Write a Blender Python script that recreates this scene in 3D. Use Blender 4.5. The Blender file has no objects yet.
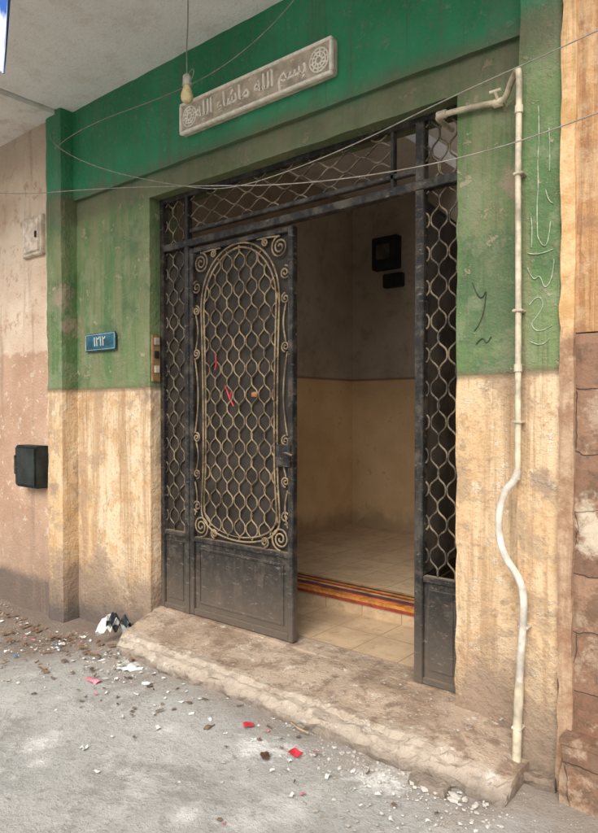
import bpy, bmesh, math, random
from mathutils import Vector, noise, Matrix
random.seed(7)
S = bpy.context.scene
S.view_settings.view_transform = 'Standard'
S.view_settings.look = 'None'
S.view_settings.exposure = 0
COL = S.collection

# ---------------------------------------------------------------- materials
class Mat:
    def __init__(s, name, rough=0.85, metal=0.0):
        s.m = bpy.data.materials.new(name); s.m.use_nodes = True
        s.nt = s.m.node_tree; s.b = s.nt.nodes['Principled BSDF']
        s.b.inputs['Roughness'].default_value = rough
        s.b.inputs['Metallic'].default_value = metal
        s.b.inputs['Specular IOR Level'].default_value = 0.3
        g = s.nt.nodes.new('ShaderNodeNewGeometry'); s.pos = g.outputs['Position']
        s.nor = g.outputs['Normal']
        sp = s.nt.nodes.new('ShaderNodeSeparateXYZ'); s.L(s.pos, sp.inputs[0])
        s.x, s.y, s.z = sp.outputs
        s._w = None
    def L(s, a, b): s.nt.links.new(a, b)
    def put(s, sock, v):
        if isinstance(v, bpy.types.NodeSocket): s.L(v, sock)
        else:
            if isinstance(v, (tuple, list)) and len(v) == 3 and sock.type == 'RGBA': v = (*v, 1)
            sock.default_value = v
    def noise(s, scale, detail=5, rough=0.6, vec=None, dist=0.0, stretch=None):
        n = s.nt.nodes.new('ShaderNodeTexNoise')
        n.inputs['Scale'].default_value = scale; n.inputs['Detail'].default_value = min(detail, 5)
        n.inputs['Roughness'].default_value = rough; n.inputs['Distortion'].default_value = dist
        v = vec or s.pos
        if stretch:
            mp = s.nt.nodes.new('ShaderNodeMapping'); s.L(v, mp.inputs[0])
            mp.inputs['Scale'].default_value = stretch; v = mp.outputs[0]
        s.L(v, n.inputs['Vector']); return n.outputs['Fac']
    def voro(s, scale, feature='F1', vec=None, out='Distance'):
        n = s.nt.nodes.new('ShaderNodeTexVoronoi'); n.feature = feature
        n.inputs['Scale'].default_value = scale; s.L(vec or s.pos, n.inputs['Vector'])
        return n.outputs[out]
    def warp(s, amt, scale):
        n = s.nt.nodes.new('ShaderNodeTexNoise'); n.inputs['Scale'].default_value = scale; n.inputs['Detail'].default_value = 4
        s.L(s.pos, n.inputs['Vector'])
        a = s.nt.nodes.new('ShaderNodeVectorMath'); a.operation = 'SCALE'; s.L(n.outputs['Color'], a.inputs[0]); a.inputs['Scale'].default_value = amt
        b = s.nt.nodes.new('ShaderNodeVectorMath'); b.operation = 'ADD'; s.L(s.pos, b.inputs[0]); s.L(a.outputs[0], b.inputs[1])
        return b.outputs[0]
    def math(s, op, a, b=0.0, clamp=False):
        n = s.nt.nodes.new('ShaderNodeMath'); n.operation = op; n.use_clamp = clamp
        s.put(n.inputs[0], a); s.put(n.inputs[1], b); return n.outputs[0]
    def ramp(s, v, lo, hi, a=0.0, b=1.0):
        n = s.nt.nodes.new('ShaderNodeMapRange'); n.interpolation_type = 'SMOOTHSTEP'
        s.put(n.inputs[0], v)
        n.inputs[1].default_value = lo; n.inputs[2].default_value = hi
        n.inputs[3].default_value = a; n.inputs[4].default_value = b
        return n.outputs[0]
    def mul(s, *a):
        r = a[0]
        for b in a[1:]: r = s.math('MULTIPLY', r, b)
        return r
    def jit(s, v, n, amt): return s.math('ADD', v, s.math('MULTIPLY', s.math('SUBTRACT', n, .5), amt))
    def mix(s, f, a, b, mode='MIX'):
        n = s.nt.nodes.new('ShaderNodeMix'); n.data_type = 'RGBA'; n.blend_type = mode
        s.put(n.inputs[0], f); s.put(n.inputs[6], a); s.put(n.inputs[7], b); return n.outputs[2]
    def bump(s, h, strength=0.5, dist=0.01, prev=None):
        n = s.nt.nodes.new('ShaderNodeBump'); s.put(n.inputs['Height'], h)
        n.inputs['Strength'].default_value = strength; n.inputs['Distance'].default_value = dist
        if prev: s.L(prev, n.inputs['Normal'])
        return n.outputs[0]
    def done(s, col=None, normal=None, rough=None):
        if col is not None: s.put(s.b.inputs['Base Color'], col)
        if normal is not None: s.L(normal, s.b.inputs['Normal'])
        if rough is not None: s.put(s.b.inputs['Roughness'], rough)
        return s.m
    def near(s, p, r, soft=.3):
        if s._w is None: s._w = s.math('SUBTRACT', s.noise(8, 5, .75), .5)
        n = s.nt.nodes.new('ShaderNodeVectorMath'); n.operation = 'DISTANCE'
        s.L(s.pos, n.inputs[0]); n.inputs[1].default_value = p
        d = s.math('ADD', n.outputs['Value'], s.math('MULTIPLY', s._w, r*3.4))
        return s.ramp(d, r, r*soft)

def plain(name, col, rough=.7, metal=0, var=.35, scale=20, bump=.2):
    m = Mat(name, rough, metal)
    n = m.noise(scale, 4, .65)
    c = m.mix(m.ramp(n, .3, .7), tuple(v*(1-var) for v in col), tuple(min(1, v*(1+var*.5)) for v in col))
    return m.done(c, m.bump(n, bump, .003))

def facade_mat():
    m = Mat('facade_paint', .8)
    big = m.noise(1.3, 5, .6); med = m.noise(5, 5, .7); fine = m.noise(40, 4, .7); mid = m.noise(11, 5, .78)
    streak = m.noise(1.0, 5, .7, stretch=(10, 10, .55)); streak2 = m.noise(1.0, 5, .7, stretch=(28, 28, .9))
    jz = m.jit(m.z, med, .012)
    # beige
    be = m.mix(m.ramp(big, .35, .65), (.60, .415, .235), (.72, .55, .365))
    be = m.mix(m.mul(m.ramp(med, .48, .62), .7), be, (.52, .32, .16))
    be = m.mix(m.mul(m.ramp(mid, .55, .64), .7), be, (.78, .67, .51))
    be = m.mix(m.mul(m.ramp(streak, .46, .62), .7), be, (.40, .245, .13))
    be = m.mix(m.mul(m.ramp(streak2, .53, .68), m.ramp(m.jit(m.z, streak, 1.6), .5, 1.4), .65), be, (.27, .175, .10))
    be = m.mix(m.mul(m.ramp(m.noise(3.2, 5, .75, dist=.4), .52, .59), .65), be, (.38, .27, .175))
    foot = m.ramp(m.jit(m.z, med, 1.3), .62, 0)
    be = m.mix(m.mul(foot, .85), be, (.31, .225, .155))
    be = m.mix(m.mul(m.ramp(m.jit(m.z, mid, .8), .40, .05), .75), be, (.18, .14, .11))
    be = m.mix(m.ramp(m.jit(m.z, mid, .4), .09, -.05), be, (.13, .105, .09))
    # olive green
    ol = m.mix(m.ramp(big, .35, .65), (.09, .165, .062), (.17, .235, .10))
    ol = m.mix(m.mul(m.ramp(streak, .44, .60), .7), ol, (.21, .205, .11))
    ol = m.mix(m.mul(m.ramp(m.noise(2.2, 5, .7), .5, .64), .65), ol, (.06, .12, .058))
    ol = m.mix(m.mul(m.ramp(med, .50, .60), .45), ol, (.23, .26, .155))
    ol = m.mix(m.mul(m.ramp(mid, .59, .65), .75), ol, (.36, .32, .21))
    ol = m.mix(m.mul(m.ramp(streak2, .56, .70), .55), ol, (.075, .085, .048))
    # bright green
    br = m.mix(m.ramp(big, .3, .7), (.016, .18, .076), (.04, .275, .135))
    br = m.mix(m.mul(m.ramp(streak, .48, .66), .65), br, (.07, .155, .085))
    br = m.mix(m.mul(m.ramp(mid, .57, .66), .5), br, (.14, .31, .2))
    br = m.mix(m.mul(m.ramp(streak2, .56, .70), .4), br, (.05, .10, .06))
    bz = m.jit(m.z, med, .14)
    gr = m.mix(m.ramp(bz, 3.05, 3.12), ol, br)
    soot = m.mul(m.ramp(bz, 2.85, 3.0), m.ramp(bz, 3.2, 3.08))
    gr = m.mix(m.mul(soot, .6), gr, (.11, .10, .065))
    c = m.mix(m.ramp(jz, 1.655, 1.665), be, gr)
    c = m.mix(m.mul(m.ramp(jz, 1.63, 1.655), m.ramp(jz, 1.69, 1.665), .65), c, (.16, .12, .07))
    c = m.mix(m.mul(m.ramp(fine, .52, .72), .4), c, (.2, .15, .1))
    for p, r in (((-4.5, 2.63, 2.35), .12), ((-4.46, 2.7, 2.15), .1), ((-1.05, 2.63, .42), .13), ((-.95, 2.6, .15), .16), ((-4.2, 2.76, .3), .2), ((-4.5, 2.7, .2), .2),
                 ((-1.2, 2.77, .25), .2), ((-3.66, 2.77, .2), .12), ((-.9, 2.63, 1.2), .08), ((-4.6, 2.63, .9), .09), ((-1.08, 2.77, 2.5), .09), ((-3.64, 2.76, 1.6), .06)):
        c = m.mix(m.mul(m.near(p, r), .75), c, (.31, .225, .165))
    h = m.math('ADD', m.mul(fine, .4), m.math('ADD', med, m.mul(foot, -.5)))
    h = m.math('ADD', h, m.mul(m.ramp(mid, .58, .64), .25))
    nb = m.bump(h, .6, .02)
    nb = m.bump(m.noise(150, 2, .6), .3, .004, nb)
    return m.done(c, nb, m.ramp(jz, 1.65, 1.67, .9, .62))

def pink_mat():
    m = Mat('pink_plaster', .9)
    big = m.noise(1.6, 5, .6); med = m.noise(6, 5, .7)
    up = m.mix(m.ramp(big, .35, .65), (.60, .45, .33), (.72, .59, .46))
    up = m.mix(m.ramp(med, .52, .66), up, (.50, .33, .23))
    lo = m.mix(m.ramp(big, .35, .65), (.43, .27, .18), (.55, .37, .26))
    lo = m.mix(m.ramp(m.noise(14, 5, .78), .57, .64), lo, (.64, .51, .41))
    jz = m.jit(m.z, med, .1)
    c = m.mix(m.ramp(jz, 1.95, 1.99), lo, up)
    c = m.mix(m.mul(m.ramp(jz, 3.3, 3.6), .6), c, (.4, .33, .26))
    c = m.mix(m.mul(m.ramp(m.jit(m.z, med, .5), .8, .2), .5), c, (.3, .21, .15))
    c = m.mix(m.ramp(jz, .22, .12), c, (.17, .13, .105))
    st = m.noise(1, 5, .7, stretch=(8, 8, .6))
    c = m.mix(m.mul(m.ramp(st, .52, .7), .6), c, (.3, .2, .14))
    h = m.math('ADD', med, m.mul(m.noise(60, 4, .75), .6))
    return m.done(c, m.bump(h, .8, .02))

def concrete_mat(name, a, b, spot, ratio=.6):
    m = Mat(name, .92)
    c = m.mix(m.ramp(m.noise(1.2, 5, .65), .35, .65), a, b)
    c = m.mix(m.mul(m.ramp(m.noise(5, 5, .72), .5, .66), ratio), c, spot)
    f = m.noise(50, 4, .7)
    c = m.mix(m.mul(m.ramp(f, .55, .75), .35), c, tuple(v*.5 for v in spot))
    h = m.math('ADD', m.noise(6, 5, .7), m.mul(f, .4))
    return m.done(c, m.bump(h, .6, .015))

def ground_mat():
    m = Mat('street_dust', .95)
    n4 = m.noise(4, 5, .72); n22 = m.noise(22, 5, .78); n60 = m.noise(70, 4, .75)
    c = m.mix(m.ramp(m.noise(.9, 5, .65), .35, .65), (.35, .345, .325), (.45, .44, .415))
    c = m.mix(m.ramp(n4, .48, .66), c, (.52, .51, .48))
    c = m.mix(m.mul(m.ramp(n22, .52, .66), .6), c, (.25, .235, .205))
    c = m.mix(m.mul(m.ramp(n60, .56, .68), .5), c, (.16, .145, .13))
    c = m.mix(m.mul(m.ramp(m.noise(2.1, 5, .75, dist=.8), .53, .62), .55), c, (.25, .235, .21))
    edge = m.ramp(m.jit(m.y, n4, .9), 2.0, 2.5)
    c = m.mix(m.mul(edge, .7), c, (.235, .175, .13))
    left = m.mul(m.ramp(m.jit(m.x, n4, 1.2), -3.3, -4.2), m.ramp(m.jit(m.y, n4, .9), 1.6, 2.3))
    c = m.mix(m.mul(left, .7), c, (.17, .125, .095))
    brk = m.ramp(n22, .38, .6, .45, 1)
    for p, r, k in (((-2.76, 1.51, 0), .12, .9), ((-2.6, 1.42, 0), .08, .8), ((-2.0, 2.08, 0), .13, .9), ((-1.85, 2.16, 0), .1, .8), ((-1.42, 2.25, 0), .16, .9), ((-1.84, 1.57, 0), .08, .8),
                    ((-2.4, 1.95, 0), .08, .6), ((-3.1, 1.8, 0), .08, .6), ((-1.1, 1.9, 0), .1, .6), ((-3.25, 2.3, -.02), .1, .7), ((-1.55, 1.85, 0), .09, .6)):
        c = m.mix(m.mul(m.near(p, r, .0), k, brk), c, (.76, .75, .72))
    v = m.voro(75)
    sp = m.mul(m.ramp(v, .24, .14), m.ramp(n4, .46, .56))
    c = m.mix(sp, c, (.66, .64, .59))
    h = m.math('ADD', m.mul(n4, .8), m.math('ADD', m.mul(n22, .5), m.math('ADD', m.mul(sp, .3), m.mul(n60, .25))))
    return m.done(c, m.bump(h, .8, .022))

def step_mat():
    m = Mat('worn_step_concrete', .9)
    n9 = m.noise(9, 5, .75)
    c = m.mix(m.ramp(m.noise(2.5, 5, .65), .35, .65), (.33, .235, .165), (.48, .37, .275))
    c = m.mix(m.mul(m.ramp(n9, .48, .62), .75), c, (.22, .15, .105))
    fr = m.ramp(m.jit(m.y, n9, .26), 2.50, 2.40)
    c = m.mix(m.mul(fr, .6), c, (.53, .47, .39))
    c = m.mix(m.ramp(m.noise(13, 5, .78), .58, .66), c, (.60, .55, .48))
    c = m.mix(m.mul(m.ramp(m.noise(28, 5, .78), .56, .66), .6), c, (.17, .13, .10))
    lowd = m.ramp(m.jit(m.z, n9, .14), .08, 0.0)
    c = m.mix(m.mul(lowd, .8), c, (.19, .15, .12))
    h = m.math('ADD', n9, m.mul(m.noise(60, 4, .75), .5))
    return m.done(c, m.bump(h, .9, .018))

def iron_mat(name, base, dust, amt=(.45, .65), rough=.5, low=.6, rust=.45, rustc=(.10, .055, .034)):
    m = Mat(name, rough, .15)
    n7 = m.noise(7, 5, .75); n25 = m.noise(25, 5, .78)
    c = m.mix(m.ramp(n7, *amt), base, dust)
    c = m.mix(m.mul(m.ramp(n25, .54, .64), rust), c, rustc)
    c = m.mix(m.mul(m.ramp(m.noise(1, 5, .7, stretch=(22, 22, 1.5)), .52, .66), .5), c, dust)
    upf = m.nt.nodes.new('ShaderNodeSeparateXYZ'); m.L(m.nor, upf.inputs[0])
    c = m.mix(m.mul(m.ramp(upf.outputs[2], .3, .9), .8), c, (.34, .27, .19))
    lowd = m.ramp(m.jit(m.z, n7, 1.1), .62, .12)
    c = m.mix(m.mul(lowd, low), c, (.19, .15, .115))
    sc = m.noise(1, 5, .8, stretch=(14, 14, 60))
    c = m.mix(m.mul(m.ramp(sc, .59, .64), .55), c, (.27, .235, .2))
    return m.done(c, m.bump(m.math('ADD', n25, m.noise(70, 3, .7)), .4, .004))

def inner_wall_mat():
    m = Mat('lobby_paint', .8)
    b = m.noise(1.5, 5, .65); n5 = m.noise(5, 5, .72)
    lo = m.mix(m.ramp(b, .35, .65), (.66, .45, .24), (.78, .58, .34))
    up = m.mix(m.ramp(b, .35, .65), (.42, .355, .285), (.54, .47, .39))
    up = m.mix(m.mul(m.ramp(n5, .50, .66), .5), up, (.30, .24, .18))
    c = m.mix(m.ramp(m.z, 1.825, 1.83), lo, up)
    ln = m.mul(m.ramp(m.z, 1.815, 1.82), m.ramp(m.z, 1.845, 1.84))
    c = m.mix(m.mul(ln, .7), c, (.2, .14, .09))
    c = m.mix(m.ramp(m.jit(m.z, n5, .4), .55, .3), c, (.44, .31, .19))
    c = m.mix(m.mul(m.ramp(m.noise(12, 5, .78), .58, .66), .35), c, (.24, .16, .1))
    return m.done(c, m.bump(n5, .4, .01))

def tile_mat():
    m = Mat('lobby_floor_tile', .4)
    br = m.nt.nodes.new('ShaderNodeTexBrick'); m.L(m.pos, br.inputs['Vector'])
    br.offset = 0; br.inputs['Scale'].default_value = 1
    br.inputs['Brick Width'].default_value = .3; br.inputs['Row Height'].default_value = .3
    br.inputs['Mortar Size'].default_value = .003
    br.inputs['Color1'].default_value = (.62, .46, .30, 1); br.inputs['Color2'].default_value = (.55, .40, .25, 1)
    br.inputs['Mortar'].default_value = (.22, .15, .10, 1)
    c = m.mix(m.mul(m.ramp(m.noise(4, 5, .72), .42, .62), .6), br.outputs[0], (.38, .26, .16))
    c = m.mix(m.mul(m.ramp(m.noise(14, 5, .78), .54, .66), .5), c, (.26, .18, .12))
    return m.done(c, m.bump(m.noise(30, 4), .15, .004))

def stone_mat():
    m = Mat('brown_stone_cladding', .75)
    w = m.warp(.16, 3.2)
    sx = m.nt.nodes.new('ShaderNodeSeparateXYZ'); m.L(w, sx.inputs[0])
    cm = m.nt.nodes.new('ShaderNodeCombineXYZ'); m.L(sx.outputs[0], cm.inputs[0]); m.L(sx.outputs[2], cm.inputs[1])
    br = m.nt.nodes.new('ShaderNodeTexBrick'); m.L(cm.outputs[0], br.inputs['Vector'])
    br.inputs['Scale'].default_value = 1; br.inputs['Brick Width'].default_value = .47; br.inputs['Row Height'].default_value = .24
    br.inputs['Mortar Size'].default_value = .005; br.inputs['Mortar Smooth'].default_value = .8
    br.inputs['Color1'].default_value = (.32, .19, .12, 1); br.inputs['Color2'].default_value = (.20, .105, .065, 1)
    br.inputs['Mortar'].default_value = (.14, .095, .07, 1)
    n = m.noise(12, 5, .78)
    c = m.mix(m.mul(m.ramp(n, .44, .6), .7), br.outputs[0], (.13, .08, .052))
    c = m.mix(m.mul(m.ramp(m.noise(4.5, 5, .75), .50, .60), .75), c, (.42, .31, .22))
    c = m.mix(m.mul(m.ramp(m.noise(1, 5, .75, stretch=(12, 12, 1.5)), .5, .64), .5), c, (.2, .13, .09))
    c = m.mix(m.mul(m.near((-.72, 2.6, 1.05), .11), .9), c, (.58, .49, .37))
    h = m.math('ADD', m.mul(br.outputs[1], -.4), m.mul(n, .7))
    return m.done(c, m.bump(h, .8, .015))

def orange_mat():
    m = Mat('orange_grained_cladding', .65)
    n = m.noise(1, 5, .72, stretch=(30, 30, 1.6), dist=.5)
    c = m.mix(m.ramp(n, .35, .65), (.34, .165, .07), (.56, .33, .155))
    c = m.mix(m.mul(m.ramp(m.noise(7, 5, .75), .5, .62), .6), c, (.26, .14, .08))
    c = m.mix(m.mul(m.ramp(m.noise(3, 5, .75), .52, .62), .4), c, (.6, .45, .28))
    return m.done(c, m.bump(m.math('ADD', m.noise(30, 4, .7), n), .6, .012))

def trim_mat():
    m = Mat('corner_strip_plaster', .85)
    n = m.noise(9, 5, .75)
    up = m.mix(m.ramp(n, .35, .65), (.52, .31, .13), (.74, .50, .28))
    lo = m.mix(m.ramp(n, .35, .65), (.30, .17, .10), (.50, .35, .23))
    c = m.mix(m.ramp(m.jit(m.z, n, .15), 1.75, 1.85), lo, up)
    c = m.mix(m.mul(m.ramp(m.noise(1, 5, .75, stretch=(14, 14, .8)), .5, .64), .5), c, (.25, .15, .09))
    return m.done(c, m.bump(m.noise(25, 5, .7), .7, .01))

FAC = facade_mat(); PINK = pink_mat(); GROUND = ground_mat(); STEP = step_mat()
SOF = concrete_mat('whitewashed_soffit', (.80, .79, .77), (.86, .85, .83), (.66, .61, .54), .5)
SOF2 = concrete_mat('grey_soffit', (.72, .70, .66), (.80, .78, .74), (.50, .42, .34), .6)
IRON = iron_mat('black_iron', (.02, .0195, .019), (.085, .075, .062))
LAT = iron_mat('dusty_wrought_iron', (.085, .062, .038), (.33, .245, .15), (.38, .62), .6, .1, .5)
LATD = iron_mat('dark_wrought_iron', (.04, .034, .028), (.24, .19, .13), (.42, .66), .6, .2, .5)
BACK = plain('dark_opaque_sheet', (.036, .029, .022), .5, 0, .5, 8)  # opaque dark sheet, added so the lattice gaps read dark
BACK2 = plain('dusty_frosted_sheet', (.13, .11, .09), .6, 0, .5, 6)
INW = inner_wall_mat(); TILE = tile_mat(); STONE = stone_mat(); ORANGE = orange_mat(); ORTRIM = trim_mat()
PIPE = plain('painted_steel_pipe', (.60, .52, .38), .5, 0, .5, 9)
PVC = plain('white_plastic_conduit', (.68, .62, .53), .45, 0, .4, 10)
WIRE = plain('wire_grey', (.30, .27, .23), .6)
WHITE = plain('cream_gypsum', (.88, .82, .72), .75, 0, .2, 22, .4)
GREYG = plain('gypsum_recess', (.54, .46, .36), .8, 0, .35, 14, .4)
BLUE = plain('blue_enamel', (.03, .12, .17), .45, 0, .5, 14)
ENW = plain('white_enamel', (.62, .62, .56), .45, 0, .3, 20)
BLK = plain('black_box_paint', (.025, .03, .027), .55, 0, .5, 10)
CHALK = plain('chalk', (.42, .48, .34), .95, 0, .5, 40)
CHALKD = plain('dark_marker', (.06, .085, .045), .95)
CREAMB = plain('aged_plastic', (.66, .56, .30), .45)
CHROME = plain('lamp_socket', (.55, .53, .45), .4)
BROWNP = plain('brown_plastic', (.30, .19, .09), .5)

# ---------------------------------------------------------------- builders
def empty(name):
    e = bpy.data.objects.new(name, None); COL.objects.link(e); return e
def link(name, me, mat=None, parent=None, smooth=False):
    o = bpy.data.objects.new(name, me); COL.objects.link(o)
    if mat: me.materials.append(mat)
    if parent: o.parent = parent
    if smooth and hasattr(me, 'polygons'):
        me.polygons.foreach_set('use_smooth', [True]*len(me.polygons))
    return o
def box(name, x0, x1, y0, y1, z0, z1, mat, parent=None, bev=0.0):
    bm = bmesh.new(); bmesh.ops.create_cube(bm, size=1)
    for v in bm.verts:
        v.co = Vector(((x0+x1)/2+v.co.x*(x1-x0), (y0+y1)/2+v.co.y*(y1-y0), (z0+z1)/2+v.co.z*(z1-z0)))
    if bev: bmesh.ops.bevel(bm, geom=bm.edges[:], offset=bev, segments=2, affect='EDGES')
    me = bpy.data.meshes.new(name); bm.to_mesh(me); bm.free()
    return link(name, me, mat, parent)
def rough_box(name, x0, x1, y0, y1, z0, z1, mat, parent=None, res=.06, amp=.008, freq=4, fn=None):
    nx = max(1, int((x1-x0)/res)); ny = max(1, int((y1-y0)/res)); nz = max(1, int((z1-z0)/res))
    idx = {}; vs = []; fs = []
    def V(i, j, k):
        key = (i, j, k)
        if key not in idx:
            p = Vector((x0+(x1-x0)*i/nx, y0+(y1-y0)*j/ny, z0+(z1-z0)*k/nz))
            ex = min(i, nx-i) == 0; ey = min(j, ny-j) == 0; ez = min(k, nz-k) == 0
            if ex+ey+ez >= 2:
                c = Vector(((x0+x1)/2, (y0+y1)/2, (z0+z1)/2)); d = c-p
                r = .004+.010*max(0, noise.noise(p*11))
                if ex: p.x += math.copysign(r, d.x)
                if ey: p.y += math.copysign(r, d.y)
            n = Vector((noise.fractal(p*freq, .8, 2, 4), noise.fractal(p*freq+Vector((9, 3, 1)), .8, 2, 4), noise.fractal(p*freq+Vector((1, 7, 5)), .8, 2, 4)))
            p = p+n*amp
            if fn: p = fn(p)
            idx[key] = len(vs); vs.append(p)
        return idx[key]
    for i in range(nx):
        for j in range(ny):
            fs.append((V(i, j, 0), V(i, j+1, 0), V(i+1, j+1, 0), V(i+1, j, 0)))
            fs.append((V(i, j, nz), V(i+1, j, nz), V(i+1, j+1, nz), V(i, j+1, nz)))
    for i in range(nx):
        for k in range(nz):
            fs.append((V(i, 0, k), V(i+1, 0, k), V(i+1, 0, k+1), V(i, 0, k+1)))
            fs.append((V(i, ny, k), V(i, ny, k+1), V(i+1, ny, k+1), V(i+1, ny, k)))
    for j in range(ny):
        for k in range(nz):
            fs.append((V(0, j, k), V(0, j, k+1), V(0, j+1, k+1), V(0, j+1, k)))
            fs.append((V(nx, j, k), V(nx, j+1, k), V(nx, j+1, k+1), V(nx, j, k+1)))
    me = bpy.data.meshes.new(name); me.from_pydata(vs, [], fs); me.update()
    return link(name, me, mat, parent)
def curve(name, lines, rad, mat, parent=None, res=1, cyc=False, smooth=False):
    cu = bpy.data.curves.new(name, 'CURVE'); cu.dimensions = '3D'
    cu.bevel_depth = rad; cu.bevel_resolution = res; cu.use_fill_caps = True
    for pts in lines:
        if len(pts) < 2: continue
        if smooth:
            sp = cu.splines.new('NURBS'); sp.points.add(len(pts)-1)
            sp.order_u = 3; sp.use_endpoint_u = True; sp.resolution_u = 8
        else:
            sp = cu.splines.new('POLY'); sp.points.add(len(pts)-1)
        for q, p in zip(sp.points, pts): q.co = (*p, 1)
        sp.use_cyclic_u = cyc
    o = bpy.data.objects.new(name, cu); COL.objects.link(o); cu.materials.append(mat)
    if parent: o.parent = parent
    return o
def lathe(name, prof, loc, mat, parent=None, seg=20):
    vs = []; fs = []
    for r, z in prof:
        for i in range(seg):
            a = 2*math.pi*i/seg; vs.append((loc[0]+r*math.cos(a), loc[1]+r*math.sin(a), loc[2]+z))
    for k in range(len(prof)-1):
        for i in range(seg):
            j = (i+1) % seg; fs.append((k*seg+i, k*seg+j, (k+1)*seg+j, (k+1)*seg+i))
    me = bpy.data.meshes.new(name); me.from_pydata(vs, [], fs); me.update()
    return link(name, me, mat, parent, True)

# ---------------------------------------------------------------- ground
def gz(x, y):
    t = min(1, max(0, (-3.2-x)/1.4)); t = t*t*(3-2*t)
    return -.12*t
def axis(lo, hi, step, far):
    a = []; v = lo
    while v < hi: a.append(v); v += step
    a.append(hi); l = lo; st = step; pre = []
    while l > -far: st *= 1.5; l -= st; pre.append(l)
    h = hi; st = step; post = []
    while h < far: st *= 1.5; h += st; post.append(h)
    return pre[::-1]+a+post
xs = axis(-6, 1, .03, 250); ys = axis(.4, 3.0, .03, 250)
vs = []; fs = []
for y in ys:
    for x in xs:
        w = 1 if (-7 < x < 2 and 0 < y < 3.5) else 0
        n = noise.fractal(Vector((x*2, y*2, 0)), .9, 2, 5)*.012+noise.noise(Vector((x*.6, y*.6, 3)))*.012
        n += .035*max(0, y-2.35)*(1+noise.noise(Vector((x*5, y*5, 1)))) if y < 3 else 0
        vs.append((x, y, gz(x, y)+(n if w else 0)))
W = len(xs)
for j in range(len(ys)-1):
    for i in range(W-1): fs.append((j*W+i, j*W+i+1, (j+1)*W+i+1, (j+1)*W+i))
me = bpy.data.meshes.new('street_ground'); me.from_pydata(vs, [], fs); me.update()
link('street_ground', me, GROUND, None, True)

# ---------------------------------------------------------------- green entrance building
B = empty('apartment_building')
WY = 2.766; PY = 2.632; CZ = 3.765
rough_box('wall_beside_gate_west', -4.60, -3.60, WY, 3.02, -.3, 2.95, FAC, B, .05, .005)
rough_box('wall_beside_gate_east', -1.353, -.86, WY, 3.02, -.3, 2.95, FAC, B, .05, .005)
rough_box('lintel', -4.60, -.86, WY, 3.02, 2.945, 3.10, FAC, B, .05, .005)
rough_box('lintel_band', -4.60, -.86, WY-.03, 3.02, 3.095, 3.80, FAC, B, .06, .004, 3)
rough_box('pillar_west', -4.70, -4.484, PY, 2.95, -.3, 3.80, FAC, B, .035, .004, 3)
rough_box('pillar_east', -1.015, -.835, PY, 2.95, -.1, 3.80, FAC, B, .035, .005, 3)
rough_box('balcony_slab', -4.55, -.60, 1.40, 2.9, CZ, CZ+.16, SOF, B, .12, .005)
box('upper_wall', -4.70, -.84, 2.72, 2.95, CZ+.15, 7.0, FAC, B)
box('balcony_parapet', -4.5, -.62, 1.42, 1.52, CZ+.15, 4.9, SOF, B)
# lobby; unseen ceiling opening to the east added to let in more light
box('lobby_floor', -4.03, -.86, 3.0, 3.56, -.1, .15, TILE, B)
box('threshold', -3.62, -1.34, 2.84, 3.005, -.1, .147, STEP, B)
box('lobby_upper_floor', -4.03, -.86, 3.56, 5.78, -.1, .27, TILE, B)
box('lobby_wall_west', -4.2, -4.03, 3.02, 5.95, -.1, 3.745, INW, B)
box('lobby_wall_back', -4.03, -.5, 5.78, 5.95, -.1, 5.2, INW, B)
box('lobby_wall_east', -.86, -.70, 3.02, 5.78, -.1, 5.2, INW, B)
box('lobby_ceiling', -4.2, -2.75, 3.02, 5.779, 3.75, 3.9, SOF, B)
box('lobby_ceiling_beam', -2.749, -.861, 3.02, 3.2, 3.75, 3.9, SOF, B)
box('added_shaft_wall', -2.9, -2.75, 3.02, 5.778, 3.901, 5.2, INW, B)  # out-of-view wall around the added ceiling opening
rough_box('mortar_foot', -1.02, -.835, 2.56, 2.66, -.1, .05, FAC, B, .02, .02, 8)

def stepfn(p):
    t = (p.y-2.37)/.55
    if p.x < -3.2: p = p+Vector((-.24*max(0, min(1, t)), 0, 0))*min(1, (-3.2-p.x)/.2)
    if p.z > .05: p.z += .04*t-.01+.012*noise.noise(Vector((p.x*3, p.y*5, 0)))
    if p.y < 2.45: p.y += .03*noise.noise(Vector((p.x*2.3, 0, 4)))+.02*noise.fractal(Vector((p.x*11, p.z*14, 4)), .8, 2, 3)-(.02 if p.z < .06 else 0)
    if p.y < 2.42 and p.z > .08: p.z -= .012+.045*max(0, noise.noise(Vector((p.x*5, 1, 2))))+.02*max(0, noise.noise(Vector((p.x*17, 1, 2))))
    if p.x > -1.25 and p.z > .02: p.z -= .05*min(1, (p.x+1.25)/.28)
    return p
rough_box('entrance_step', -3.42, -.95, 2.372, 2.87, -.15, .115, STEP, None, .022, .006, 6, stepfn)

# striped mat on the inner step
RUG = empty('striped_stair_mat')
cols = [(.50, .17, .04), (.20, .03, .025), (.05, .05, .12), (.55, .30, .07), (.28, .035, .03), (.50, .22, .05), (.06, .045, .05), (.45, .24, .09)]
y = 3.54
for i, c in enumerate(cols):
    box('stripe_%d' % i, -3.7, -1.3, y, y+.032, .271, .277+.001*(i % 2), plain('mat_stripe_%d' % i, c, .9, 0, .5, 12), RUG); y += .032
box('riser_strip', -3.7, -1.3, 3.545, 3.557, .245, .276, plain('mat_edge', (.50, .22, .05), .9), RUG)
box('riser_strip_low', -3.7, -1.3, 3.547, 3.557, .225, .245, plain('mat_edge2', (.30, .05, .03), .9), RUG)

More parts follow.
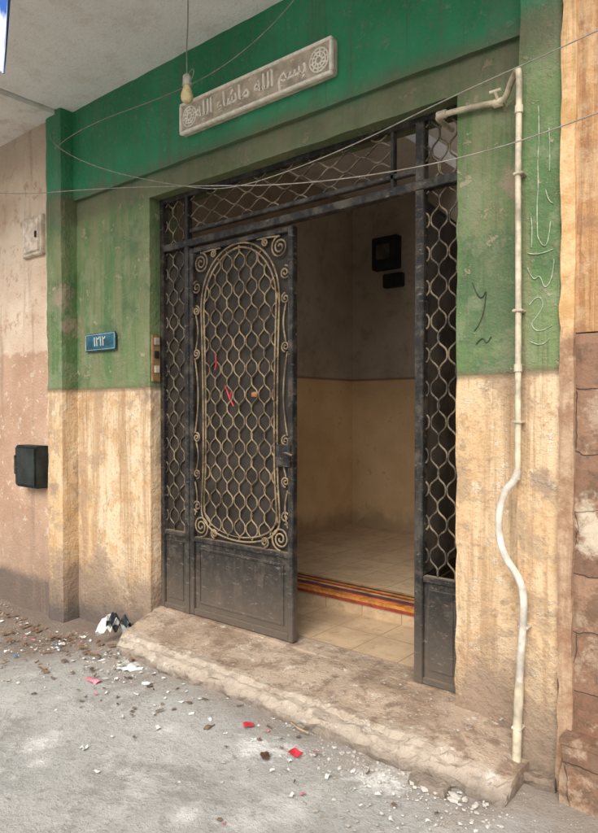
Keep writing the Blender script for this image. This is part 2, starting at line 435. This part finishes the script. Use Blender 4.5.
# ---------------------------------------------------------------- neighbours
NW = empty('pink_plaster_building')
rough_box('wall', -9.5, -4.702, 2.66, 3.0, -.4, 4.0, PINK, NW, .08, .006)
rough_box('balcony_slab', -9.5, -4.56, 1.25, 2.9, CZ-.03, 3.93, SOF2, NW, .12, .006)
box('upper_wall', -9.5, -4.71, 2.7, 3.0, 3.93, 7, PINK, NW)
NE = empty('stone_clad_building')
rough_box('stone_wall', -.795, 2.5, 2.61, 2.95, -.1, 1.80, STONE, NE, .04, .008, 7)
rough_box('grained_wall', -.795, 2.5, 2.605, 2.95, 1.80, 7, ORANGE, NE, .08, .005)
rough_box('plaster_corner_strip', -.838, -.772, 2.592, 2.95, -.1, 7, ORTRIM, NE, .04, .005)
rough_box('plinth', -.80, 2.5, 2.52, 2.62, -.1, .24, STONE, NE, .03, .010, 8)
rough_box('plinth_cap', -.80, 2.5, 2.51, 2.62, .24, .26, STONE, NE, .04, .005, 6)

# ---------------------------------------------------------------- iron gate
G = empty('wrought_iron_gate')
DY = 2.876
def bar(name, x0, x1, z0, z1, d=.02, yo=0, mat=IRON, par=G):
    return box(name, x0, x1, DY+yo-d, DY+yo+d, z0, z1, mat, par, .003)
def inside_bars(x0, x1, z0, z1, y, sp, per, ok=None):
    n = max(1, round((x1-x0)/sp)); sp = (x1-x0)/n; out = []
    for i in range(n+1):
        cx = x0+i*sp; cur = []
        z = z0
        while z <= z1+1e-6:
            x = cx+math.copysign(1, (i % 2)-.5)*(sp*.47)*math.sin(2*math.pi*z/per+.25*math.sin(4*math.pi*z/per))
            x += .008*noise.noise(Vector((cx*30, z*5, 0)))
            g = (x0 <= x <= x1) and (ok is None or ok(x, z))
            if g: cur.append((x, y+(.004 if i % 2 else -.004), z))
            else:
                if len(cur) > 1: out.append(cur)
                cur = []
            z += per/14
        if len(cur) > 1: out.append(cur)
    return out
bar('jamb_w', -3.60, -3.56, .14, 2.945, .022); bar('mullion_w', -3.345, -3.30, .14, 2.6, .025)
bar('mullion_w_top', -3.34, -3.31, 2.6, 2.92, .02)
bar('mullion_e', -1.612, -1.565, .14, 2.92, .025); bar('jamb_e', -1.375, -1.33, .14, 2.945, .022)
bar('head', -3.56, -1.375, 2.915, 2.945, .021)
bar('main_transom', -3.56, -1.375, 2.585, 2.63, .028)
bar('transom_lower_rail', -3.30, -1.612, 2.675, 2.70, .018)
bar('transom_divider', -1.76, -1.74, 2.63, 2.915, .018)
for i, (a, b) in enumerate(((-3.56, -3.345), (-1.565, -1.375))):
    bar('side_panel_%d' % i, a, b, .15, .66, .006)
    bar('side_rail_%d' % i, a, b, .655, .685, .02, -.002)
    bar('side_rail_low_%d' % i, a, b, .15, .18, .02, -.002)
    bar('side_panel_inset_%d' % i, a+.03, b-.03, .22, .62, .012)
curve('side_lattice_w', inside_bars(-3.56, -3.345, .69, 2.58, DY, .053, .165)+inside_bars(-3.56, -3.345, 2.63, 2.915, DY, .053, .165), .005, LATD, G)
curve('side_lattice_e', inside_bars(-1.565, -1.375, .69, 2.58, DY, .053, .165)+inside_bars(-1.565, -1.375, 2.63, 2.915, DY, .053, .165), .005, LATD, G)
ln = []
for i in range(5):
    zc = 2.70+i*.054; cur = []; x = -3.30
    while x < -1.76:
        z = zc+math.copysign(.025, (i % 2)-.5)*math.sin(2*math.pi*x/.21)
        if 2.70 <= z <= 2.915: cur.append((x, DY+(.004 if i % 2 else -.004), z))
        elif len(cur) > 1: ln.append(cur); cur = []
        x += .0105
    ln.append(cur)
curve('transom_lattice', ln, .005, LATD, G)
box('sidelight_sheet_w', -3.56, -3.345, DY+.012, DY+.016, .69, 2.58, BACK, G)  # same added dark sheet behind the west side lattice

def leaf(name, width, hinge, ang, flip=False):
    P = empty(name); H = 2.41; w = width
    def lb(n, x0, x1, z0, z1, y0, y1, mat=IRON, bev=.003): return box(n, x0, x1, y0, y1, z0, z1, mat, P, bev)
    lb('stile_hinge', 0, .04, 0, H, -.02, .02); lb('stile_lock', w-.038, w, 0, H, -.022, .022)
    lb('rail_top', .04, w-.038, H-.03, H, -.02, .02); lb('rail_mid', .04, w-.038, .485, .515, -.02, .02)
    lb('rail_bottom', .04, w-.038, 0, .04, -.02, .02)
    lb('kick_panel', .04, w-.038, .04, .485, -.004, .004)
    for n, a in (('bead_l', (.075, .09, .08, .445)), ('bead_r', (w-.095, w-.08, .08, .445)), ('bead_t', (.09, w-.095, .43, .445)), ('bead_b', (.09, w-.095, .08, .095))):
        lb(n, *a, -.011, -.003, IRON, .002)
    cx = w/2; zb, zt = .535, H-.03; hwid = w/2-.09; rt = .40; rb = .18
    def hw(z):
        if z > zt or z < zb: return 0
        f = (z-zb)/(zt-zb)
        base = hwid*(.93+.07*f)-.022*math.sin(math.pi*f)+.012*math.exp(-((f-.1)/.08)**2)
        if z > zt-rt: t = (z-(zt-rt))/rt; return base*max(0, 1-t**2.1)**.52
        if z < zb+rb: t = ((zb+rb)-z)/rb; return base*max(0, 1-t**2.6)**.5
        return base
    lat = inside_bars(.05, w-.05, .53, H, -.004, .053, .165, lambda x, z: abs(x-cx) < hw(z)-.012)
    curve('lattice', lat, .0047, LAT, P)
    def outline(off):
        pts = []; N = 120
        zz = [zb+off+(zt-zb-2*off)*(.5-.5*math.cos(math.pi*i/N)) for i in range(N+1)]
        def h2(z):
            s_ = zb+(z-zb-off)*(zt-zb)/(zt-zb-2*off); return max(0, hw(s_)-off)
        for z in zz: pts.append((cx-h2(z), -.012, z))
        for z in reversed(zz[1:-1]): pts.append((cx+h2(z), -.012, z))
        return pts
    curve('arched_frame', [outline(0), outline(.024)], .0062, LAT, P, 1, True)
    sc = []
    def spiral(x, z, r, turns, a0, d):
        pts = []
        N = int(26*turns)
        for i in range(N+1):
            t = i/N; rr = r*(1-.86*t); a = a0+d*2*math.pi*turns*t
            pts.append((x+rr*math.cos(a), -.012, z+rr*math.sin(a)))
        return pts
    for s_ in (-1, 1):
        X = lambda v: cx+s_*v
        d = s_
        e = hwid+.024
        sc.append(spiral(X(e-.04), H-.105, .066, 2.2, math.pi/2, d))
        sc.append(spiral(X(e+.0), H-.26, .042, 1.8, math.pi/2, -d))
        sc.append(spiral(X(e-.155), H-.06, .026, 1.6, math.pi/2, d))
        sc.append([(X(e-.04), -.012, H-.042), (X(e-.12), -.012, H-.036), (X(e-.22), -.012, H-.036)])
        for zc, q in ((2.0, 1), (1.72, -1), (1.17, 1), (.93, -1)):
            sc.append(spiral(X(e+.004), zc, .032, 1.6, math.pi/2*q, d*q))
        for za, zb2 in ((1.75, 1.97), (.96, 1.14)):
            sc.append([(X(e+.008-.02*math.sin(math.pi*i/10)), -.012, za+(zb2-za)*i/10) for i in range(11)])
        sc.append([(X(e+.018-.03*math.sin(math.pi*i/14)), -.012, 1.20+.49*i/14) for i in range(15)])
        sc.append(spiral(X(e-.035), .59, .07, 2.3, -math.pi/2, -d))
        sc.append(spiral(X(e-.16), .557, .032, 1.8, -math.pi/2, d))
        sc.append(spiral(X(e-.0), .72, .04, 1.6, -math.pi/2, d))
        sc.append([(X(e+.02-.02*math.sin(math.pi*i/12)), -.012, .66+.22*i/12) for i in range(13)])
    curve('scrollwork', sc, .0058, LAT, P)
    if flip: box('backing_sheet', .04, w-.038, -.026, -.022, .52, H-.03, BACK2, P)
    else: box('backing_sheet', .04, w-.038, .008, .012, .52, H-.03, BACK, P)
    box('lock_case', w-.12, w-.01, -.035, -.02, 1.02, 1.15, IRON, P, .004)
    curve('handle', [[(w-.03, -.03, 1.10), (w-.02, -.07, 1.10), (w+.0, -.075, 1.10), (w+.04, -.075, 1.09)]], .008, IRON, P, 2)
    P.location = (hinge[0], hinge[1], .155); P.rotation_euler = (0, 0, ang); P.parent = G
    return P
leaf('gate_leaf_closed', .885, (-3.298, DY-.002), math.radians(0.8))
leaf('gate_leaf_open', .80, (-1.62, DY+.03), math.radians(97), True)

# ---------------------------------------------------------------- calligraphy sign
SG = empty('calligraphy_sign')
box('plaque', -3.18, -2.0, 2.690, 2.735, 3.225, 3.41, GREYG, SG, .004)
for n, a in (('t', (-3.18, -2.0, 3.395, 3.412)), ('b', (-3.18, -2.0, 3.223, 3.24)), ('l', (-3.182, -3.165, 3.24, 3.395)), ('r', (-2.015, -1.998, 3.24, 3.395))):
    box('border_'+n, a[0], a[1], 2.677, 2.70, a[2], a[3], WHITE, SG, .003)
for i, x in enumerate((-3.095, -2.085)):
    ro = []
    for k, r in enumerate((.06, .042, .02)):
        ro.append([(x+r*math.cos(a*math.pi/16), 2.687, 3.318+r*math.sin(a*math.pi/16)) for a in range(33)])
    for a in range(10):
        t = a*math.pi/5
        ro.append([(x+.02*math.cos(t), 2.687, 3.318+.02*math.sin(t)), (x+.056*math.cos(t+.2), 2.687, 3.318+.056*math.sin(t+.2))])
    curve('rosette_%d' % i, ro, .0055, WHITE, SG)
txt = "\ufe91\ufeb4\ufee2 \ufe8d\ufedf\ufee0\ufeea \ufee3\ufe8e\ufeb7\ufe8e\ufe80 \ufe8d\ufedf\ufee0\ufeea"
def text(name, body, size, x, yy, z, mat, par, ext=.004, off=0):
    cu = bpy.data.curves.new(name, 'FONT'); cu.body = body; cu.size = size; cu.extrude = ext
    cu.align_x = 'CENTER'; cu.align_y = 'CENTER'; cu.offset = off
    o = bpy.data.objects.new(name, cu); COL.objects.link(o); cu.materials.append(mat); o.parent = par
    o.location = (x, yy, z); o.rotation_euler = (math.pi/2, 0, 0); return o
text('calligraphy', txt[::-1], .118, -2.60, 2.687, 3.322, WHITE, SG, .007, .002)
vm = []
for i in range(11):
    x = -2.98+i*.078; z = 3.375 if i % 2 else 3.262
    vm.append([(x, 2.688, z), (x+.012, 2.688, z+.008), (x+.022, 2.688, z+.002)])
curve('vowel_marks', vm, .003, WHITE, SG)

# number plate
NP = empty('house_number_plate')
box('plate', -4.34, -3.96, 2.742, 2.752, 1.94, 2.07, BLUE, NP, .003)
fr = [(-4.33, 2.74, 1.95), (-3.97, 2.74, 1.95), (-3.97, 2.74, 2.06), (-4.33, 2.74, 2.06)]
curve('border', [fr], .002, ENW, NP, 1, True)
text('digits', "\u0661\u0662\u0661\u0662", .10, -4.15, 2.738, 2.005, ENW, NP, .002, .0)

IC = empty('intercom_panel')
box('plate', -3.60, -3.583, 2.775, 2.845, 1.70, 2.02, BROWNP, IC, .004)
for i, z in enumerate((1.76, 1.86, 1.95)):
    box('button_%d' % i, -3.585, -3.572, 2.79, 2.83, z, z+.05, GREYG if i != 1 else BLK, IC, .004)

EB = empty('electric_meter_box')
box('case', -5.05, -4.73, 2.56, 2.67, .90, 1.23, BLK, EB, .008)
box('lid', -5.04, -4.74, 2.548, 2.56, .915, 1.215, BLK, EB, .006)
box('hinge', -5.045, -5.02, 2.54, 2.55, 1.0, 1.15, IRON, EB, .003)
AD = empty('wall_access_hatch')
box('frame', -5.05, -4.75, 2.625, 2.67, 2.72, 3.03, GREYG, AD, .006)
box('door', -5.02, -4.78, 2.612, 2.63, 2.75, 3.0, plain('hatch_paint', (.62, .52, .42), .8), AD, .006)
box('latch', -4.82, -4.80, 2.60, 2.615, 2.85, 2.90, IRON, AD, .003)

LM = empty('lobby_meter_cabinet')
box('cabinet', -3.72, -3.42, 5.68, 5.78, 2.95, 3.28, BLK, LM, .008)
box('window', -3.66, -3.50, 5.668, 5.68, 3.05, 3.2, BACK2, LM, .004)
box('fuse_box', -3.60, -3.38, 5.70, 5.78, 2.76, 2.90, BLK, LM, .008)

# pipes
PP = empty('wall_pipe')
curve('riser', [[(-.998, 2.600, 2.84), (-1.0, 2.600, 2.4), (-.996, 2.600, 2.0), (-.995, 2.602, 1.22)]], .0125, PIPE, PP, 3)
curve('upper_bend', [[(-.998, 2.60, 2.78), (-.998, 2.60, 2.86), (-1.01, 2.61, 2.885), (-1.06, 2.67, 2.87), (-1.10, 2.715, 2.83), (-1.14, 2.735, 2.835), (-1.25, 2.738, 2.85), (-1.44, 2.738, 2.862), (-1.45, 2.80, 2.862), (-1.45, 2.92, 2.862)]], .013, PIPE, PP, 3, False, True)
for i, (x, z) in enumerate(((-1.14, 2.835), (-1.41, 2.86))):
    curve('coupling_%d' % i, [[(x-.022, 2.738, z), (x+.022, 2.738, z)]], .019, PIPE, PP, 3)
curve('valve', [[(-1.14, 2.738, 2.83), (-1.14, 2.70, 2.865)], [(-1.165, 2.70, 2.87), (-1.115, 2.70, 2.87)]], .007, PIPE, PP, 2)
curve('collar_a', [[(-.998, 2.60, 2.70), (-.998, 2.60, 2.73)], [(-.996, 2.601, 1.66), (-.996, 2.601, 1.69)]], .017, PIPE, PP, 3)
curve('flexible_conduit', [[(-.995, 2.602, 1.26), (-1.0, 2.60, 1.22), (-1.045, 2.60, 1.18), (-1.07, 2.60, 1.10), (-1.075, 2.60, 1.0), (-1.05, 2.60, .90), (-.985, 2.59, .83), (-.960, 2.585, .76), (-.962, 2.585, .65), (-.975, 2.59, .5), (-.985, 2.60, .35)]], .0155, PVC, PP, 3, False, True)
curve('lower_riser', [[(-.982, 2.60, .40), (-.988, 2.60, .25), (-.995, 2.60, .02)]], .019, PIPE, PP, 3)
for i, z in enumerate((2.45, 1.9, 1.45, .62, .2)):
    xo = -.996 if z > 1 else (-.964 if z > .5 else -.99)
    box('clip_%d' % i, xo-.02, xo+.02, 2.583, 2.64, z, z+.012, PIPE if z > 1 else PVC, PP, .003)

LB = empty('hanging_light_bulb')
bx, by, bz = -2.727, 2.35, 3.25
curve('cord', [[(bx+.01, by, 3.78), (bx+.012, by, 3.6), (bx-.005, by, 3.45), (bx, by, bz+.06)]], .0035, WIRE, LB, 1, False, True)
lathe('socket', [(.0, .075), (.012, .07), (.022, .06), (.024, .02), (.027, .01), (.0, .008)], (bx, by, bz), CHROME, LB)
lathe('bulb', [(.017, .012), (.02, 0), (.03, -.03), (.034, -.05), (.03, -.07), (.015, -.083), (0, -.086)], (bx, by, bz), CREAMB, LB)
curve('loose_wire', [[(bx, by, bz+.06), (bx+.05, by, bz+.10), (bx+.06, by, bz+.05), (bx+.02, by, bz+.02)]], .003, WIRE, LB, 1, False, True)

def cable(pts, r=.0026):
    return curve('overhead_cable', [pts], r, WIRE, None, 1, False, True)
cable([(-7, 2.45, 3.7), (-5.08, 2.45, 3.18), (-3.71, 2.45, 2.947), (-2.825, 2.45, 2.77), (-2.017, 2.45, 2.594), (-1.22, 2.45, 2.51), (-.65, 2.45, 2.54), (1, 2.45, 2.75)])
cable([(-4.6, 2.62, 3.6), (-4.42, 2.5, 3.44), (-3.79, 2.5, 3.10), (-2.88, 2.5, 2.78), (-2.478, 2.5, 2.69), (-1.8, 2.5, 2.72), (-1.21, 2.5, 2.81), (-.663, 2.5, 2.86), (1, 2.5, 3.1)])
cable([(-4.5, 2.6, 3.45), (-4.01, 2.45, 3.407), (-2.85, 2.45, 3.318), (-2.4, 2.45, 3.36), (-2.017, 2.45, 3.50), (-1.6, 2.45, 3.77)], .0024)

# graffiti
GF = empty('chalk_graffiti')
def stroke(seq, mat=CHALK, r=.0022, y=2.629, nm='stroke'):
    k = []
    for i, (x, z) in enumerate(seq):
        k.append((x+.004*noise.noise(Vector((z*20, 0, 3))), y, z))
    curve(nm, [k], r, mat, GF, 1, False, True)
stroke([(-.93, 2.72), (-.925, 2.6), (-.933, 2.5), (-.928, 2.4), (-.935, 2.32), (-.93, 2.2)])
stroke([(-.93, 2.2), (-.91, 2.15), (-.885, 2.17), (-.88, 2.25)])
stroke([(-.97, 2.08), (-.95, 2.02), (-.92, 2.05), (-.90, 1.98), (-.87, 2.03), (-.865, 2.1)])
stroke([(-.96, 1.93), (-.93, 1.97), (-.90, 1.93), (-.93, 1.88), (-.96, 1.85), (-.92, 1.81), (-.87, 1.84)])
stroke([(-.90, 2.38), (-.89, 2.33), (-.87, 2.32)])
stroke([(-.955, 1.78), (-.91, 1.75), (-.88, 1.79)])
stroke([(-.96, 2.30), (-.95, 2.24), (-.955, 2.16)])
stroke([(-.89, 2.62), (-.88, 2.52), (-.885, 2.45)])
stroke([(-.97, 2.14), (-.93, 2.12), (-.87, 2.14)])
stroke([(-1.27, 2.08), (-1.25, 2.02), (-1.22, 2.0), (-1.20, 2.05), (-1.22, 1.9), (-1.26, 1.86)], CHALKD, .0025, 2.7635)
stroke([(-1.25, 1.8), (-1.22, 1.84), (-1.20, 1.79), (-1.18, 1.83)], CHALKD, .0025, 2.7635)

def cloth(name, cx, cy, cz, w, h, mat, crump=.02, vertical=True, rot=0, seed=0, n=7):
    bm = bmesh.new(); vv = {}
    for i in range(n):
        for j in range(n):
            a = (i/(n-1)-.5)*w; b = (j/(n-1)-.5)*h
            edge = noise.noise(Vector((a*40+seed, b*40, seed)))*.35
            a *= 1+edge; b *= 1-edge
            d = noise.noise(Vector((a*22+seed, b*22, seed*1.7)))*crump
            ca, sa = math.cos(rot), math.sin(rot)
            if vertical: p = (cx+a*ca, cy+a*sa+d, cz+b)
            else: p = (cx+a*ca-b*sa, cy+a*sa+b*ca, cz+d+crump*.6)
            vv[i, j] = bm.verts.new(p)
    for i in range(n-1):
        for j in range(n-1): bm.faces.new((vv[i, j], vv[i+1, j], vv[i+1, j+1], vv[i, j+1]))
    me = bpy.data.meshes.new(name); bm.to_mesh(me); bm.free(); return link(name, me, mat, None)
RED = plain('red_plastic', (.55, .04, .06), .5); PINKP = plain('pink_paper', (.66, .22, .28), .7)
PAPER = plain('white_paper', (.70, .70, .67), .8, 0, .3); DARKP = plain('dark_foil', (.04, .045, .05), .4)
ORR = plain('orange_ribbon', (.30, .14, .06), .7)
curve('red_ribbon', [[(-3.03, 2.845, 1.86), (-3.02, 2.835, 1.80), (-3.035, 2.84, 1.76)], [(-2.95, 2.845, 1.66), (-2.90, 2.835, 1.58), (-2.87, 2.84, 1.53)], [(-2.90, 2.84, 1.58), (-2.88, 2.83, 1.62)]], .0045, RED, None, 1)
cloth('paper_scrap', -2.70, 2.85, 1.60, .04, .03, ORR, .02, True, 0, 3)

# laundry on balcony
cl = Mat('blue_checked_cloth', .9)
w1 = cl.noise(14, 3, .5, stretch=(1, 1, .3))
CLM = cl.done(cl.mix(cl.ramp(w1, .45, .55), (.04, .12, .42), (.6, .65, .75)), cl.bump(w1, .3, .01))
bm = bmesh.new(); vv = {}
for i in range(16):
    for j in range(14):
        x = -3.11+.57*i/15; t = j/13
        z = 3.92-1.0*t-.05*math.sin(i*.5)*t
        vv[i, j] = bm.verts.new((x-.08*t*t, 1.32+.03*math.sin(i*1.1+t), z))
for i in range(15):
    for j in range(13): bm.faces.new((vv[i, j], vv[i+1, j], vv[i+1, j+1], vv[i, j+1]))
me = bpy.data.meshes.new('hanging_laundry'); bm.to_mesh(me); bm.free(); link('hanging_laundry', me, CLM, None, True)

# ---------------------------------------------------------------- litter
cloth('paper_litter', -3.136, 2.255, -.01, .13, .06, PAPER, .035, False, .5, 1)
cloth('paper_litter', -3.386, 2.262, -.03, .10, .05, PAPER, .035, False, 1.2, 2)
cloth('pink_paper_litter', -3.15, 2.03, -.005, .085, .05, PINKP, .02, False, .2, 5)
cloth('red_wrapper', -1.79, 2.143, .01, .06, .035, RED, .02, False, .3, 6)
cloth('red_wrapper', -2.118, 2.19, .01, .05, .04, RED, .02, False, .9, 7)
cloth('pink_paper_litter', -1.72, 2.2, .01, .03, .03, PINKP, .02, False, .9, 9)
PK = empty('crumpled_packet')
o = cloth('packet_white', -3.66, 2.50, .03, .22, .10, PAPER, .10, False, .9, 11, 12); o.parent = PK
o = cloth('packet_dark', -3.60, 2.53, .05, .18, .08, DARKP, .10, False, .7, 14, 12); o.parent = PK
def scraps(name, n, fn, mat, s0, s1):
    bm = bmesh.new()
    for _ in range(n):
        x, y = fn(); z = gz(x, y)+.012; w = random.uniform(s0, s1); h = w*random.uniform(.3, .9); a = random.random()*3.1
        g = {}
        for i in range(3):
            for j in range(3):
                u = (i-1)*w/2*random.uniform(.6, 1.4); v = (j-1)*h/2*random.uniform(.6, 1.4)
                g[i, j] = bm.verts.new((x+u*math.cos(a)-v*math.sin(a), y+u*math.sin(a)+v*math.cos(a), z+random.uniform(-.003, w*.3)))
        for i in range(2):
            for j in range(2): bm.faces.new((g[i, j], g[i+1, j], g[i+1, j+1], g[i, j+1]))
    me = bpy.data.meshes.new(name); bm.to_mesh(me); bm.free(); return link(name, me, mat)
def s_all(): return random.uniform(-4.8, -.9), 2.33-abs(random.gauss(0, .4))
def s_left(): return random.uniform(-5.2, -3.2), 2.5-abs(random.gauss(0, .28))
def s_front(): return random.gauss(-2.9, .7), 2.33-abs(random.gauss(0, .3))
scraps('white_scraps', 60, s_all, PAPER, .010, .03)
scraps('front_paper_bits', 35, s_front, PAPER, .01, .035)
scraps('pink_scraps', 12, s_all, PINKP, .01, .025)
scraps('blue_scraps', 4, s_left, plain('blue_scrap', (.1, .22, .36)), .02, .035)
scraps('leaf_litter', 130, s_left, plain('dry_leaf', (.20, .13, .08), .9), .015, .05)
scraps('front_dry_bits', 60, s_front, plain('dry_bits', (.17, .12, .08), .9), .01, .035)
scraps('wall_base_paper', 22, s_left, PAPER, .015, .045)
scraps('pink_wall_base_scraps', 5, s_left, PINKP, .015, .035)
def rocks(name, n, fn, mat):
    bm = bmesh.new()
    for _ in range(n):
        x, y, z, r = fn()
        ret = bmesh.ops.create_icosphere(bm, subdivisions=1, radius=r)
        q = Matrix.Rotation(random.random()*6, 3, 'Z'); sx, sy, sz = random.uniform(.7, 1.5), random.uniform(.6, 1.1), random.uniform(.35, .7)
        for v in ret['verts']:
            k = random.uniform(.7, 1.25)
            v.co = q @ Vector((v.co.x*sx*k, v.co.y*sy*k, v.co.z*sz*k))+Vector((x, y, z+r*.2))
    me = bpy.data.meshes.new(name); bm.to_mesh(me); bm.free(); return link(name, me, mat)
def f_all():
    x = random.uniform(-5, .2); y = 2.36-abs(random.gauss(0, .5)); return x, y, gz(x, y), random.choice((.003, .003, .004, .005, .006, .009))
def f_step():
    x = random.uniform(-3.5, -.9); y = 2.37-abs(random.gauss(0, .14)); return x, y, gz(x, y), random.choice((.003, .003, .004, .005, .006, .010))
def f_left():
    x = random.uniform(-5.4, -3.5); y = 2.6-abs(random.gauss(0, .18)); return x, y, gz(x, y), random.choice((.004, .006, .009, .014))
def f_top():
    x = random.uniform(-3.4, -1.05); y = random.uniform(2.42, 2.8); return x, y, .125+.03*(y-2.4)/.4, random.choice((.003, .004, .006))
def f_right():
    x = random.gauss(-1.5, .3); y = 2.22+random.gauss(0, .09); return x, y, .002, random.choice((.003, .004, .005, .006, .009))
GRV = concrete_mat('rubble', (.35, .31, .26), (.5, .47, .42), (.2, .16, .13))
rocks('gravel', 900, f_all, GRV)
CR = concrete_mat('plaster_crumb', (.46, .43, .38), (.60, .58, .53), (.32, .27, .22))
rocks('plaster_crumbs', 650, f_step, CR)
rocks('step_corner_rubble', 130, f_right, CR)
rocks('wall_rubble', 320, f_left, concrete_mat('brown_rubble', (.26, .2, .15), (.4, .32, .25), (.14, .1, .08)))
rocks('step_grit', 120, f_top, GRV)
def lump(): return random.uniform(-1.4, -1.0), random.uniform(2.28, 2.36), .0, random.uniform(.01, .024)
rocks('broken_mortar_pile', 14, lump, concrete_mat('white_mortar', (.46, .42, .36), (.56, .53, .47), (.30, .25, .2), .8))
rough_box('broken_slab_chunk', -1.33, -1.15, 2.28, 2.36, -.03, .02, STEP, None, .02, .02, 9)
rocks('dark_clod', 3, lambda: (-1.886+random.uniform(-.02, .02), 2.056+random.uniform(-.015, .015), .01, .02), plain('clod', (.1, .05, .035), .9))
curve('twig', [[(-1.98, 2.335, .02), (-1.90, 2.30, .03), (-1.85, 2.31, .02)]], .005, plain('twig_bark', (.4, .29, .18), .9), None, 1)

# ---------------------------------------------------------------- light
el, dx, dy = math.radians(42), .30, -.9
az = math.atan2(dx, dy)
wd = bpy.data.worlds.new('World'); S.world = wd; wd.use_nodes = True
nt = wd.node_tree; bg = nt.nodes['Background']
sky = nt.nodes.new('ShaderNodeTexSky'); sky.sky_type = 'NISHITA'; sky.sun_disc = False
sky.sun_elevation = el; sky.sun_rotation = az; sky.dust_density = 4; sky.air_density = 1
hs = nt.nodes.new('ShaderNodeHueSaturation'); hs.inputs['Saturation'].default_value = .45
nt.links.new(sky.outputs[0], hs.inputs['Color']); nt.links.new(hs.outputs[0], bg.inputs[0])
bg.inputs[1].default_value = .15
sl = bpy.data.lights.new('sun', 'SUN'); sl.energy = 3.0; sl.angle = math.radians(45); sl.color = (1, .97, .91)
so = bpy.data.objects.new('sun', sl); COL.objects.link(so)
h = math.hypot(dx, dy)
d = Vector((dx/h*math.cos(el), dy/h*math.cos(el), math.sin(el)))
so.rotation_euler = d.to_track_quat('Z', 'Y').to_euler(); so.location = d*20

# ---------------------------------------------------------------- camera
cam = bpy.data.cameras.new('camera'); co = bpy.data.objects.new('camera', cam); COL.objects.link(co)
cam.sensor_fit = 'VERTICAL'; cam.sensor_height = 24; cam.lens = 24*650/833
cam.clip_start = .05; cam.clip_end = 1000
pitch = 1.0
cam.shift_y = (650*math.tan(math.radians(pitch))-5.5)/833
co.location = (0, 0, 1.5)
co.rotation_euler = (math.radians(90-pitch), 0, math.atan2(650, 787))
S.camera = co
